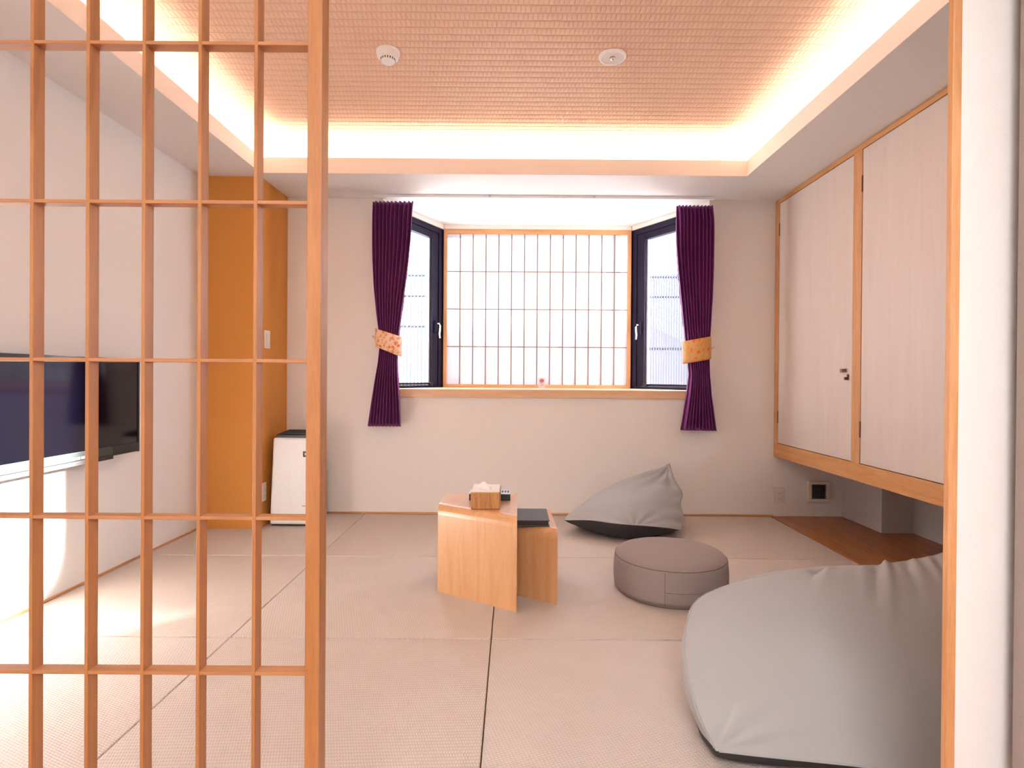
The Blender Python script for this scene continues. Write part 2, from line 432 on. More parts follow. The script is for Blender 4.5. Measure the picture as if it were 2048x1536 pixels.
hv = (pz1-pz0)/4
h0 = obj('crossbar', B(px0, px1, BYF-0.019, BYF-0.0165, pz0+hv-0.004, pz0+hv+0.004), 'muntin_wood', sh)
for k in range(1, 3): clone(h0, 'crossbar', (0, 0, hv*k), sh)
# wood head above the screen
struct('trim_5', B(bl, br, BYF-0.035, BYF, shz1+0.001, ZS, 0.002), 'lip')

# ================================================================== COVE LIGHT
zl = ZS+0.022
x0, x1, y0, y1 = LX0-0.10, LX1+0.10, LY0-0.10, LY1+0.10
for nm, bx, lb in (('cove_light', (x0, x1, y1-0.012, y1+0.012), 'glowing white cove light strip above the lip over the window'),
                   ('cove_light', (x0-0.012, x0+0.012, y0, y1-0.02), 'glowing white cove light strip along the wall with the television'),
                   ('cove_light', (x1-0.012, x1+0.012, y0, y1-0.02), 'glowing white cove light strip along the cupboard side of the ceiling'),
                   ('cove_light', (x0+0.02, x1-0.02, y0-0.012, y0+0.012), 'glowing white cove light strip along the lattice side of the ceiling')):
    c = ((bx[0]+bx[1])/2, (bx[2]+bx[3])/2, zl-0.001)
    t = thing(nm, lb, 'cove light', c, 'hidden cove light strips')
    obj('base', B(*bx, zl-0.002, zl+0.008), 'white_plastic', t)
    obj('diffuser', B(bx[0]+0.002, bx[1]-0.002, bx[2]+0.002, bx[3]-0.002, zl+0.008, zl+0.020), 'led', t)
# unseen fill light added behind the camera to brighten the near side
hl = thing('added_fill_lamp', 'unseen square fill light added on the hall ceiling', 'added fill light', (0.0, -1.15, ZS-0.05))
obj('frame', B(-0.62, 0.62, -1.72, -0.58, ZS-0.03, ZS, 0.004), 'white_plastic', hl)
obj('diffuser', B(-0.60, 0.60, -1.70, -0.60, ZS-0.05, ZS-0.03, 0.004), 'fill_glow', hl)

# ================================================================== LATTICE SCREEN
LY, LD = 1.05, 0.026
def lx(px): return (px-1027)/F*LY
def lz(py): return 1.0-(py-755)/F*LY
ls = thing('lattice_screen', 'open wooden lattice partition of thin upright bars in front of the television wall', 'lattice screen', (lx(-60), LY+LD/2, 0.0))
obj('stile', B(lx(613.5), lx(613.5)+0.0265, LY-0.004, LY+0.034, 0.012, ZS-0.002, 0.0015), 'lattice_z', ls)
xend = lx(58-3*111.8)
obj('stile', B(xend-0.0265, xend, LY-0.004, LY+0.034, 0.012, ZS-0.002, 0.0015), 'lattice_z', ls)
obj('bottom_rail', B(xend, lx(613.5), LY, LY+0.03, 0.012, 0.06, 0.0015), 'lattice_x', ls)
obj('top_rail', B(xend, lx(613.5), LY, LY+0.03, ZS-0.05, ZS-0.002, 0.0015), 'lattice_x', ls)
b0 = obj('bar', B(lx(505.5), lx(505.5)+0.0066, LY, LY+LD, 0.06, ZS-0.05, 0.0006, seg=1), 'lattice_z', ls)
for k in range(1, 7): clone(b0, 'bar', (-k*111.8/F*LY, 0, 0), ls)
zc = lz(1353)
c0 = obj('crossbar', B(xend, lx(613.5), LY+0.0008, LY+LD-0.0008, zc-0.0033, zc+0.0033, 0.0006, seg=1), 'lattice_x', ls)
k = 0
for py in (1041, 725, 408, 91, -226):
    clone(c0, 'crossbar', (0, 0, lz(py)-zc), ls)
obj('floor_track', B(xend-0.03, 0.9, LY-0.012, LY+0.045, 0.0, 0.011, 0.001), 'lattice_x', ls)

# ================================================================== SLIDING DOOR AT THE RIGHT
sd = thing('sliding_door', 'plain white sliding door panel with a slim wooden edge strip', 'sliding door', (1.2, LY+0.012, 0.012))
xa = lx(1897)
obj('panel', B(xa+0.0175, 1.62, LY, LY+0.023, 0.012, ZS-0.004), 'wall_white', sd)
obj('edge_strip', B(xa+0.001, xa+0.0173, LY-0.002, LY+0.011, 0.012, ZS-0.004, 0.001), 'wood_z', sd)

# ================================================================== WALL CABINET
CZ0, CY0 = atY(1545, 912, YB).z, 2.15
cab = thing('wall_cabinet', 'pale wooden two door wall cupboard hanging above the floorboards', 'cupboard', (2.25, 3.2, CZ0))
obj('body', B(XF+0.022, XR-0.002, CY0+0.02, YB-0.002, CZ0+0.004, ZS-0.004), 'dark_gap', cab)
def cyp(px): return atX(px, 755, XF).y
s1a, s1b = cyp(1720.5), cyp(1703.5)
rb, rt = CZ0+0.099, ZS-0.034
obj('bottom_rail', B(XF, XF+0.035, CY0, YB-0.002, CZ0, rb, 0.0015), 'wood_y', cab)
obj('top_rail', B(XF, XF+0.035, CY0, YB-0.002, rt, ZS-0.003, 0.0015), 'wood_y', cab)
stile_end = cyp(1556)
obj('stile', B(XF, XF+0.035, stile_end, YB-0.002, rb, rt, 0.001), 'wood_z', cab)
obj('stile', B(XF, XF+0.035, s1a, s1b, rb, rt, 0.001), 'wood_z', cab)
obj('stile', B(XF, XF+0.035, CY0, CY0+0.05, rb, rt, 0.001), 'wood_z', cab)
g = 0.004
obj('bottom_panel', B(XF+0.035, XR-0.002, CY0, YB-0.002, CZ0, CZ0+0.003), 'wood_y', cab)
d1 = obj('door', B(XF+0.002, XF+0.021, s1b+g, stile_end-g, rb+g, rt-g, 0.001), 'door_wood', cab)
d2 = obj('door', B(XF+0.002, XF+0.021, CY0+0.05+g, s1a-g, rb+g, rt-g, 0.001), 'door_wood', cab)
for dd, yh in ((d1, stile_end), (d2, s1a)):
    for zh in (rb+0.19, rt-0.19):
        obj('hinge', B(XF-0.002, XF+0.006, yh-0.006, yh+0.003, zh-0.045, zh+0.045, 0.001), 'metal_brown', dd)
p = atX(1692, 741, XF)
obj('latch', B(XF-0.006, XF+0.003, p.y-0.012, p.y+0.055, p.z-0.012, p.z+0.012, 0.003), 'steel', d1)
obj('latch_bolt', B(XF-0.012, XF-0.004, p.y-0.014, p.y+0.022, p.z-0.010, p.z+0.010, 0.002), 'metal_brown', d1)
kp = atX(1696, 753, XF)
kb = lathe([(0.0001, -0.003), (0.009, -0.003), (0.009, 0.004), (0.0001, 0.004)], (0, 0, 0), 14, cap=False)
bmesh.ops.rotate(kb, verts=kb.verts, matrix=Matrix.Rotation(math.pi/2, 3, 'Y')); bmesh.ops.translate(kb, verts=kb.verts, vec=(XF, kp.y, kp.z+0.005))
obj('keyhole', kb, 'metal_brown', d1)
obj('key', B(XF-0.022, XF-0.001, kp.y-0.010, kp.y+0.004, kp.z-0.020, kp.z-0.003, 0.002), 'metal_brown', d1)

# ================================================================== THINGS ON THE WALLS
# ventilation grille
p0 = atY(1618, 963, YB-0.03); p1 = atY(1660, 1005, YB-0.03)
vt = thing('vent_grille', 'square cream vent box with dark slatted grille under the cupboard', 'vent', ((p0.x+p1.x)/2, YB, p1.z))
vf = bmesh.new(); fwv = 0.022
B(p0.x, p1.x, YB-0.03, YB, p0.z-fwv, p0.z, 0.002, vf); B(p0.x, p1.x, YB-0.03, YB, p1.z, p1.z+fwv, 0.002, vf)
B(p0.x, p0.x+fwv, YB-0.03, YB, p1.z+fwv, p0.z-fwv, 0.002, vf); B(p1.x-fwv, p1.x, YB-0.03, YB, p1.z+fwv, p0.z-fwv, 0.002, vf)
obj('frame', vf, 'ivory_plastic', vt)
obj('mesh_back', B(p0.x+fwv, p1.x-fwv, YB-0.006, YB-0.002, p1.z+fwv, p0.z-fwv), 'black_plastic', vt)
ih = p0.z-p1.z-2*fwv
sv = obj('slat', B(p0.x+fwv, p1.x-fwv, YB-0.022, YB-0.014, p1.z+fwv+0.004, p1.z+fwv+0.0085), 'vent_dark', vt)
for k in range(1, 8): clone(sv, 'slat', (0, 0, k*(ih-0.012)/7), vt)
iw = p1.x-p0.x-2*fwv
sv = obj('upright', B(p0.x+fwv+0.012, p0.x+fwv+0.015, YB-0.014, YB-0.008, p1.z+fwv, p0.z-fwv), 'vent_dark', vt)
for k in range(1, 7): clone(sv, 'upright', (k*(iw-0.027)/6, 0, 0), vt)
# outlets and switch
def plate(name, label, cat, o, ax, az, w, h, mat, kind, grp=None):
    ay = ax.cross(az); 
    t = thing(name, label, cat, o, grp)
    obj('plate', obox(o, ax, ay, az, (-w/2, -0.004, 0), (w/2, 0.007, h), 0.002), mat, t)
    ins = obj('insert', obox(o, ax, ay, az, (-w*0.30, 0.007, h*0.13), (w*0.30, 0.010, h*0.87), 0.001), mat, t)
    if kind == 'outlet':
        for zz in (h*0.28, h*0.62):
            sk = obj('socket', obox(o, ax, ay, az, (-w*0.2, 0.010, zz-h*0.09), (w*0.2, 0.0115, zz+h*0.13), 0.0005), mat, ins)
            for xx in (-0.008, 0.006):
                obj('slot', obox(o, ax, ay, az, (xx, 0.0115, zz-0.004), (xx+0.002, 0.0118, zz+0.006)), 'dark_gap', t)
    else:
        obj('rocker', obox(o, ax, ay, az, (-w*0.22, 0.010, h*0.2), (w*0.22, 0.0135, h*0.8), 0.001), mat, ins)
    return t
X, Y, Zv = Vector((1, 0, 0)), Vector((0, 1, 0)), Vector((0, 0, 1))
pa, pb = atY(1546, 974, YB), atY(1569, 1006, YB)
plate('power_outlet', 'cream double power outlet on the back wall between beanbag and vent', 'outlet', Vector(((pa.x+pb.x)/2, YB, pb.z)), X*1.0, Zv, pb.x-pa.x, pa.z-pb.z, 'ivory_plastic', 'outlet')
pc = atX(533, 697, -1.655)
plate('light_switch', 'pale light switch on the side of the orange pillar', 'switch', Vector((-1.655, pc.y, pc.z)), Y*1.0, Zv, 0.085, 0.12, 'ivory_plastic', 'switch')
plate('pillar_outlet', 'pale power outlet low on the orange pillar beside the air purifier', 'outlet', Vector((-1.655, 3.80, 0.17)), Y*1.0, Zv, 0.07, 0.12, 'ivory_plastic', 'outlet')

# television
TX = XL+0.07
ty1 = atX(278, 810, TX).y; tz1 = atX(278, 719, TX).z; tz0 = atX(278, 902, TX).z; ty0 = ty1-0.93
tv = thing('television', 'black flat television mounted on the white wall behind the lattice', 'television', (XL, (ty0+ty1)/2, tz0))
obj('casing', B(TX-0.045, TX-0.002, ty0, ty1, tz0, tz1, 0.004), 'black_plastic', tv)
obj('screen', B(TX-0.002, TX, ty0+0.012, ty1-0.012, tz0+0.05, tz1-0.012), 'screen', tv)
bz = bmesh.new()
B(TX-0.002, TX+0.003, ty0, ty0+0.012, tz0, tz1, bm=bz); B(TX-0.002, TX+0.003, ty1-0.012, ty1, tz0, tz1, bm=bz)
B(TX-0.002, TX+0.003, ty0+0.012, ty1-0.012, tz1-0.012, tz1, bm=bz)
obj('bezel', bz, 'black_plastic', tv)
yb_ = atX(224, 905, TX).y
obj('lower_bar', B(TX-0.002, TX+0.006, ty0+0.012, yb_, tz0+0.010, tz0+0.05, 0.002), 'grey_green', tv, label='grey green lower edge bar')
obj('lower_bar', B(TX-0.002, TX+0.006, yb_, ty1-0.012, tz0+0.004, tz0+0.05, 0.002), 'black_plastic', tv)
obj('lip_strip', B(TX-0.03, TX+0.008, ty0+0.012, yb_, tz0-0.012, tz0+0.009, 0.002), 'tv_strip', tv)
ym = atX(150, 915, TX).y
for k in range(3):
    obj('emblem', B(TX+0.006, TX+0.0075, ym+k*0.028-0.028, ym+k*0.028-0.006, tz0+0.017, tz0+0.027, 0.0005), 'white_plastic', tv)
obj('wall_mount', B(XL, TX-0.045, (ty0+ty1)/2-0.2, (ty0+ty1)/2+0.2, tz0+0.12, tz1-0.12), 'black_plastic', tv)

# ================================================================== CEILING FIXTURES
p = atZ(1225, 112, ZC)
r = 0.066
cs = thing('ceiling_sensor', 'flat round white ceiling disc with grey centre and small lens', 'ceiling sensor', (p.x, p.y, ZC))
obj('rim', lathe([(r, 0), (r, -0.006), (r*0.95, -0.011), (r*0.83, -0.012), (r*0.80, -0.008), (r*0.80, 0)], (p.x, p.y, ZC), 40), 'white_plastic', cs, smooth=False)
obj('disc', lathe([(r*0.795, -0.001), (r*0.795, -0.008), (0.001, -0.0085)], (p.x, p.y, ZC), 40), 'wall_paper', cs)
ln = obj('lens', lathe([(r*0.20, -0.008), (r*0.19, -0.016), (r*0.10, -0.021), (0.001, -0.022)], (p.x, p.y, ZC), 24), 'steel', cs, smooth=True)
p = atZ(776, 103, ZC)
r = 0.056
sd_ = thing('smoke_detector', 'domed white smoke detector with dark vent slots on the woven ceiling', 'smoke detector', (p.x, p.y, ZC))
obj('base', lathe([(r, 0), (r, -0.012), (r*0.93, -0.016), (0.001, -0.016)], (p.x, p.y, ZC), 40), 'white_plastic', sd_)
obj('body', lathe([(r*0.92, -0.016), (r*0.90, -0.030), (r*0.62, -0.034), (0.001, -0.034)], (p.x, p.y, ZC), 40), 'white_plastic', sd_)
obj('cap', lathe([(r*0.62, -0.034), (r*0.60, -0.046), (r*0.54, -0.052), (0.001, -0.053)], (p.x, p.y, ZC), 40), 'white_plastic', sd_)
for k in range(18):
    a = 2*math.pi*k/18
    ax = Vector((math.cos(a), math.sin(a), 0)); ay = Vector((-math.sin(a), math.cos(a), 0))
    obj('vent_slot', obox(Vector((p.x, p.y, ZC)), ax, ay, Zv, (r*0.585, -0.0022, -0.0455), (r*0.625, 0.0022, -0.036)), 'dark_gap', sd_)

# ================================================================== CURTAINS
CY = 4.105
rail = thing('curtain_rail', 'thin white curtain rail under the ceiling across the bay opening', 'curtain rail', ((OX0+OX1)/2, CY, ZS))
ra, rb_ = atY(748, 396, CY).x, atY(1428, 400, CY).x
obj('track', B(ra, rb_, CY-0.014, CY+0.014, ZS-0.020, ZS, 0.002), 'white_plastic', rail)
for px in (980, 1188):
    x = atY(px, 398, CY).x
    obj('bracket', B(x-0.010, x+0.010, CY-0.018, CY-0.013, ZS-0.016, ZS-0.002, 0.001), 'alu_grey', rail)
def curtain(name, label, prof, tie, seed, pale, flip):
    """prof: (py, px left, px right) rows; tie: pixel rows of the band"""
    rnd = random.Random(seed)
    rows = []
    prof3 = [(atY(0, py, CY).z, atY(a, py, CY).x, atY(b, py, CY).x) for py, a, b in prof]
    zs = np.array([p[0] for p in prof3])[::-1]; xa_ = np.array([p[1] for p in prof3])[::-1]; xb_ = np.array([p[2] for p in prof3])[::-1]
    nz, nu, pl = 64, 200, 10
    ztie = 0.5*(atY(0, tie[0], CY).z+atY(0, tie[1], CY).z)
    base = Vector((0.5*(xa_[0]+xb_[0]), CY, zs[0]))
    t = thing(name, label, 'curtain', base)
    ztop = min(zs[-1], ZS-0.021)
    G = []
    ph = [rnd.uniform(-0.5, 0.5) for _ in range(pl+1)]
    for i in range(nz):
        z = zs[0] + (ztop-zs[0])*i/(nz-1)
        a, b = np.interp(z, zs, xa_), np.interp(z, zs, xb_)
        pinch = math.exp(-((z-ztie)/0.16)**2); topf = max(0, (z-(ztop-0.09))/0.09)
        amp = 0.040*(1-0.45*pinch)*(1-0.55*topf)
        row = []
        for j in range(nu):
            u = j/(nu-1)
            th = u*pl*2*math.pi + 0.5*math.sin(u*9+seed) + 0.35*math.sin(z*4+u*6+seed)
            y = amp*math.sin(th) + 0.006*math.sin(2*th+z*3)*(1-topf)
            x = a+(b-a)*(u + 0.012*math.sin(th*2)*(1-topf))
            bulge = 0.022*pinch*math.sin(math.pi*u)
            row.append((x, CY + y - bulge, z))
        G.append(row)
    bm = grid_bm(G)
    c = obj('cloth', bm, 'purple', t, smooth=True)
    m = c.modifiers.new('thick', 'SOLIDIFY'); m.thickness = 0.003; m.offset = 0
    # gathered header tape
    zt0 = ztop-0.075
    # tie band
    (la0, la1), (rb0, rb1) = tie[2], tie[3]      # (top, bottom) pixel rows at left and right end
    xl, xr = tie[4], tie[5]
    n = 56; ring_t, ring_b = [], []
    for k in range(n):
        a = 2*math.pi*k/n
        u = 0.5-0.5*math.cos(a)             # 0 left, 1 right
        px = xl+(xr-xl)*u
        zt = atY(px, la0+(rb0-la0)*u, CY).z; zb = atY(px, la1+(rb1-la1)*u, CY).z
        x = atY(px, (la0+la1)/2, CY).x
        y = CY - 0.058*math.sin(a) - 0.006
        ring_t.append((x, y, zt)); ring_b.append((x, y, zb))
    G2 = []
    for k in range(n):
        pt, pb2 = Vector(ring_t[k]), Vector(ring_b[k])
        G2.append([pt.lerp(pb2, q) + Vector((0, -0.004*math.sin(q*math.pi), 0)) for q in (0, .12, .3, .5, .7, .88, 1)])
    tb = obj('tieback', grid_bm(G2, closed_u=True), 'brocade_pale' if pale else 'brocade_orange', t, smooth=True,
             label='pale and red brocade tieback' if pale else 'orange brocade tieback')
    m = tb.modifiers.new('thick', 'SOLIDIFY'); m.thickness = 0.004; m.offset = 1
    # cord to the wall hook
    e = tie[4] if flip < 0 else tie[5]
    hx = atY(e+flip*5, (la0+la1)/2+4, YB).x; hz = atY(e, (la0+la1)/2 if flip < 0 else (rb0+rb1)/2, YB).z
    ex = atY(e, 690, CY).x
    obj('tie_cord', tube([(ex+flip*0.002, CY+0.01, hz+0.02), (ex+flip*0.022, CY+0.04, hz+0.005), (hx, YB-0.012, hz), (ex+flip*0.02, CY+0.042, hz-0.015), (ex+flip*0.002, CY+0.01, hz-0.03)], 0.0035, 6), 'brocade_pale', tb, smooth=True)
    obj('wall_hook', tube([(hx, YB, hz), (hx, YB-0.02, hz), (hx, YB-0.022, hz+0.012)], 0.003, 6), 'steel', t, smooth=True)
    return t
curtain('curtain', 'purple pleated curtain gathered by a pale red brocade band next to the pillar side',
        [(398, 746, 827), (430, 746, 826), (470, 746, 824), (520, 746.5, 819), (570, 748, 812), (620, 752, 805), (660, 757, 799), (690, 758.5, 796), (720, 755, 796), (760, 748, 798), (800, 742, 801), (847, 736, 803)],
        (660, 712, (657, 692), (674, 714), 752, 803), 3, True, -1)
curtain('curtain', 'purple pleated curtain gathered by an orange brocade band on the cupboard side',
        [(402, 1353, 1426), (440, 1353, 1427), (480, 1353, 1427), (530, 1356, 1426), (580, 1361, 1424), (630, 1366, 1421), (670, 1371, 1419), (700, 1375, 1418), (740, 1378, 1418), (780, 1374, 1421), (815, 1368, 1426), (851, 1362, 1431)],
        (672, 724, (683, 728), (673, 718), 1366, 1420), 11, False, 1)
# small pink tag standing on the sill
p = atY(1083.5, 779, 4.80)
tg = thing('sill_tag', 'tiny pink card with a round red flower mark standing on the sill', 'card', (p.x, 4.80, SILL1))
obj('card', B(p.x-0.028, p.x+0.028, 4.80, 4.802, SILL1, SILL1+0.088, 0.0006, seg=1), 'tag_pink', tg)
def ydisc(x, y, z, r, n=16):
    bm = lathe([(r, 0), (r, 0.0012)], (0, 0, 0), n)
    bmesh.ops.rotate(bm, verts=bm.verts, matrix=Matrix.Rotation(math.pi/2, 3, 'X')); bmesh.ops.translate(bm, verts=bm.verts, vec=(x, y, z)); return bm
mk = bmesh.new()
for k in range(8):
    a = 2*math.pi*k/8
    add(mk, ydisc(p.x+0.014*math.cos(a), 4.7999, SILL1+0.062+0.012*math.sin(a), 0.0052, 10))
obj('flower_mark', mk, 'tag_red', tg); obj('flower_mark', ydisc(p.x, 4.7999, SILL1+0.062, 0.007), 'tag_red', tg)
for zz, wd in ((0.034, 0.013), (0.020, 0.016)):
    obj('print_line', B(p.x-wd, p.x+wd, 4.7988, 4.8001, SILL1+zz, SILL1+zz+0.005), 'tag_grey', tg)

# ================================================================== AIR PURIFIER
ax0, ax1, ay0, ay1, aH = -1.622, -1.315, 3.80, 4.07, 0.605
ap = thing('air_purifier', 'white upright air purifier with black top standing beside the orange pillar', 'air purifier', ((ax0+ax1)/2, (ay0+ay1)/2, 0))
def taper(bm, z0, z1, cx, k):
    for v in bm.verts:
        f = (v.co.z-z0)/(z1-z0); v.co.x = cx+(v.co.x-cx)*(1-k*f)
    return bm
cxm = (ax0+ax1)/2
obj('base', taper(B(ax0+0.012, ax1-0.012, ay0+0.025, ay1-0.01, 0.0, 0.016, 0.004), 0, 1, cxm, 0), 'black_plastic', ap)
bd = taper(B(ax0, ax1, ay0+0.035, ay1, 0.012, aH-0.03, 0.018, seg=3), 0, aH, cxm, 0.10)
obj('body', bd, 'white_plastic', ap, smooth=False)
fp = taper(B(ax0+0.008, ax1-0.008, ay0, ay0+0.04, 0.014, aH-0.018, 0.014, seg=3), 0, aH, cxm, 0.10)
for v in fp.verts: v.co.y += 0.022*(v.co.z/aH)
fpo = obj('front_panel', fp, 'white_plastic', ap)
tg_ = taper(B(ax0+0.02, ax1-0.02, ay0+0.042, ay1-0.01, aH-0.028, aH+0.004, 0.006), 0, aH, cxm, 0.10)
for v in tg_.verts: v.co.z += 0.06*(v.co.y-ay0-0.04)
to = obj('top_louvre', tg_, 'black_plastic', ap)
sl0 = obj('louvre_blade', B(ax0+0.05, ax1-0.05, ay0+0.07, ay0+0.078, aH+0.004, aH+0.011), 'black_plastic', to)
for k in range(1, 7): clone(sl0, 'louvre_blade', (0, k*0.025, 0.0015*k), to)
obj('handle', B(ax0+0.006, ax0+0.024, ay0+0.08, ay1-0.06, aH-0.11, aH-0.06, 0.006), 'white_plastic', ap)
obj('handle_gap', B(ax0+0.008, ax0+0.022, ay0+0.08, ay1-0.06, aH-0.135, aH-0.112, 0.003), 'black_plastic', ap)
ly_ = ay0+0.0155
px = atY(608, 908, ay0).x
obj('badge', B(px-0.013, px+0.030, ly_-0.001, ly_+0.008, 0.462, 0.500, 0.001), 'black_plastic', fpo)
obj('badge_mark', B(px-0.001, px+0.010, ly_-0.002, ly_+0.003, 0.474, 0.488, 0.001), 'ivory_plastic', ap)
obj('logo_line', B(px-0.014, px+0.016, ay0-0.0015+0.0055, ay0+0.010, 0.135, 0.141), 'tag_grey', fpo)

# ================================================================== NESTING SIDE TABLES
def bent_table(name, label, FL, FR, BL, BR, H, th=0.014, r=0.045):
    """one bent ply sheet: slanted front leg, top, straight back leg"""
    t = thing(name, label, 'side table', ((FL[0]+BR[0])/2, (FL[1]+BR[1])/2, 0), 'nested bent plywood side tables')
    def path(off):
        out = []
        R_ = r-off
        out += [(off, 0.0), (off, H-r)]
        for k in range(1, 9):
            a = math.pi/2*k/8; out.append((r-R_*math.cos(a), H-r+R_*math.sin(a)))
        return out
    def edge(F0, B0, off):
        F0, B0 = Vector(F0), Vector(B0); L = (B0-F0).length; d = (B0-F0)/L
        h = path(off); pts = [(*(F0+d*u), z) for u, z in h]
        pts += [(*(F0+d*(L-u)), z) for u, z in reversed(h)]
        return pts
    lo, li, ro, ri = edge(FL, BL, 0), edge(FL, BL, th), edge(FR, BR, 0), edge(FR, BR, th)
    bm = bmesh.new(); n = len(lo)
    V = [[bm.verts.new(p) for p in e] for e in (lo, ro, ri, li)]
    for i in range(n-1):
        for a, b in ((0, 1), (1, 2), (2, 3), (3, 0)):
            bm.faces.new([V[a][i], V[b][i], V[b][i+1], V[a][i+1]])
    bm.faces.new([V[k][0] for k in range(4)]); bm.faces.new([V[k][n-1] for k in (3, 2, 1, 0)])
    half = n//2
    # split into three panels that keep their joins: front leg, top, back leg
    o = obj('bent_sheet', bm, 'table_wood', t)
    for p in o.data.polygons: p.use_smooth = False
    # pale ply layers on the cut edge facing the open side
    for lab, e1, e2 in (('ply_edge', ro, ri), ('ply_edge', lo, li)):
        G = []
        sg = 1 if e1 is ro else -1
        for a, b in zip(e1, e2):
            a, b = Vector(a), Vector(b)
            G.append([a.lerp(b, 0.30)+Vector((sg*0.0006, 0, 0)), a.lerp(b, 0.70)+Vector((sg*0.0006, 0, 0))])
        obj(lab, grid_bm(G), 'box_top', t)
    return t
HB = 0.405
FLp, FRp = atZ(875, 1183, 0), atZ(1033, 1225, 0)
bk = atZ(1032, 984, HB).y
bent_table('side_table', 'taller bent plywood side table carrying the tissue box', (FLp.x, FLp.y), (FRp.x, FRp.y), (FLp.x+0.01, bk), (FRp.x+0.004, bk), HB)
FR2 = atZ(1114.5, 1210, 0); dirv = (FLp-FRp).normalized(); FL2 = FR2 + dirv*0.36
HS = 0.33
bk2 = min(atZ(1091, 1013, HS).y, bk-0.03)
bent_table('side_table', 'lower bent plywood side table slid under the taller one, carrying a black folder', (FL2.x, FL2.y), (FR2.x, FR2.y), (FL2.x+0.008, bk2), (FR2.x-0.012, bk2), HS)
# tissue box
tb0, tb1 = atZ(941, 1019, HB), atZ(1000, 1019, HB)
tbh = 0.078; td = 0.185
tx = thing('tissue_box', 'wood grain tissue box with a white tissue pulled out, on the taller table', 'tissue box', ((tb0.x+tb1.x)/2, tb0.y+td/2, HB))
obj('box', B(tb0.x, tb1.x, tb0.y, tb0.y+td, HB, HB+tbh, 0.005), 'box_wood', tx)
obj('lid', B(tb0.x+0.003, tb1.x-0.003, tb0.y+0.003, tb0.y+td-0.003, HB+tbh-0.002, HB+tbh+0.003, 0.0015), 'box_top', tx)
cxx, cyy = (tb0.x+tb1.x)/2, tb0.y+td/2
obj('slot', lathe([(0.016, 0), (0.016, 0.0008)], (cxx, cyy, HB+tbh+0.003), 24), 'dark_gap', tx)
G = []
for i in range(9):
    u = i/8
    row = []
    for j in range(9):
        v = j/8
        z = HB+tbh+0.0032 + 0.030*(max(0, math.sin(math.pi*u))**0.6)*(max(0, math.sin(math.pi*v))**0.6)*(0.72+0.28*math.sin(u*8+v*5))
        row.append((cxx-0.040+0.060*v + 0.006*math.sin(u*9), cyy-0.045+0.075*u+0.010*math.sin(v*5), z))
    G.append(row)
ts = obj('tissue', grid_bm(G), 'tissue', tx, smooth=True)
m = ts.modifiers.new('thick', 'SOLIDIFY'); m.thickness = 0.001
# slim black case behind the tissue box
q0, q1 = atZ(938, 1001, HB), atZ(1020.5, 1001, HB)
qy = tb0.y+td+0.006
bc = thing('black_case', 'slim black case lying behind the tissue box', 'case', ((q0.x+q1.x)/2, qy+0.05, HB))
obj('body', B(q0.x, q1.x, qy, qy+0.09, HB, HB+0.030, 0.003), 'black_plastic', bc)
obj('lid', B(q0.x, q1.x, qy, qy+0.09, HB+0.0305, HB+0.036, 0.002), 'alu_grey', bc)
for k in range(5):
    obj('button', B(q1.x-0.014-k*0.014, q1.x-0.006-k*0.014, qy+0.02, qy+0.05, HB+0.036, HB+0.039, 0.001), 'black_plastic', bc)
# black folder on the lower table
f0 = atZ(1099, 1053, HS)
fo = thing('black_folder', 'thick black folder with grey sheen lying on the lower table', 'folder', (f0.x-0.1, f0.y+0.11, HS))
fx0, fx1, fy0, fy1 = f0.x-0.165, f0.x, f0.y, f0.y+0.235
obj('back_cover', B(fx0, fx1, fy0, fy1, HS, HS+0.004, 0.001), 'leather', fo)
obj('pages', B(fx0+0.006, fx1-0.005, fy0+0.004, fy1-0.005, HS+0.004, HS+0.022), 'black_plastic', fo)
obj('front_cover', B(fx0, fx1, fy0, fy1, HS+0.022, HS+0.027, 0.0015), 'leather', fo)

# ================================================================== POUF
pz = atZ(1330, 1223, 0)
PR, PH = 0.262, 0.185
pcx = atY(1340, 1110, pz.y+PR).x; pcy = pz.y+PR
po = thing('pouf', 'round brown fabric floor cushion stool with seam lines', 'pouf', (pcx, pcy, 0))
obj('base', lathe([(PR*0.93, 0.0), (PR*0.96, 0.010), (0.001, 0.010)], (pcx, pcy, 0), 72), 'pouf_seam', po)
side = [(PR*0.955, 0.006), (PR*0.985, 0.018)] + [(PR*(0.99+0.018*math.sin(math.pi*k/10)), 0.018+(PH-0.045)*k/10) for k in range(11)] + [(PR*0.975, PH-0.020)]
obj('side_band', lathe(side, (pcx, pcy, 0), 96, cap=False), 'pouf_cloth', po, smooth=True)
top = [(PR*0.975, PH-0.020), (PR*0.955, PH-0.011), (PR*0.91, PH-0.003), (PR*0.82, PH+0.002), (PR*0.6, PH+0.006), (PR*0.3, PH+0.008), (0.002, PH+0.0085)]
obj('top_cover', lathe(top, (pcx, pcy, 0), 96, cap=False), 'pouf_cloth', po, smooth=True)
obj('piping', tube([(pcx+PR*0.977*math.cos(a), pcy+PR*0.977*math.sin(a), PH-0.020) for a in [2*math.pi*k/96 for k in range(96)]], 0.0022, 6, True), 'pouf_seam', po, smooth=True)
aS = math.atan2(-1, -0.36)
rs = PR*1.009
a0 = [aS + 0.012*k for k in range(120)]
obj('zip_seam', tube([(pcx+rs*math.cos(a), pcy+rs*math.sin(a), 0.075) for a in a0], 0.0014, 5), 'pouf_seam', po, smooth=True)
obj('side_seam', tube([(pcx+PR*(0.992+0.018*math.sin(math.pi*k/10))*math.cos(aS), pcy+PR*(0.992+0.018*math.sin(math.pi*k/10))*math.sin(aS), 0.018+(PH-0.045)*k/10) for k in range(11)], 0.0012, 5), 'pouf_seam', po, smooth=True)

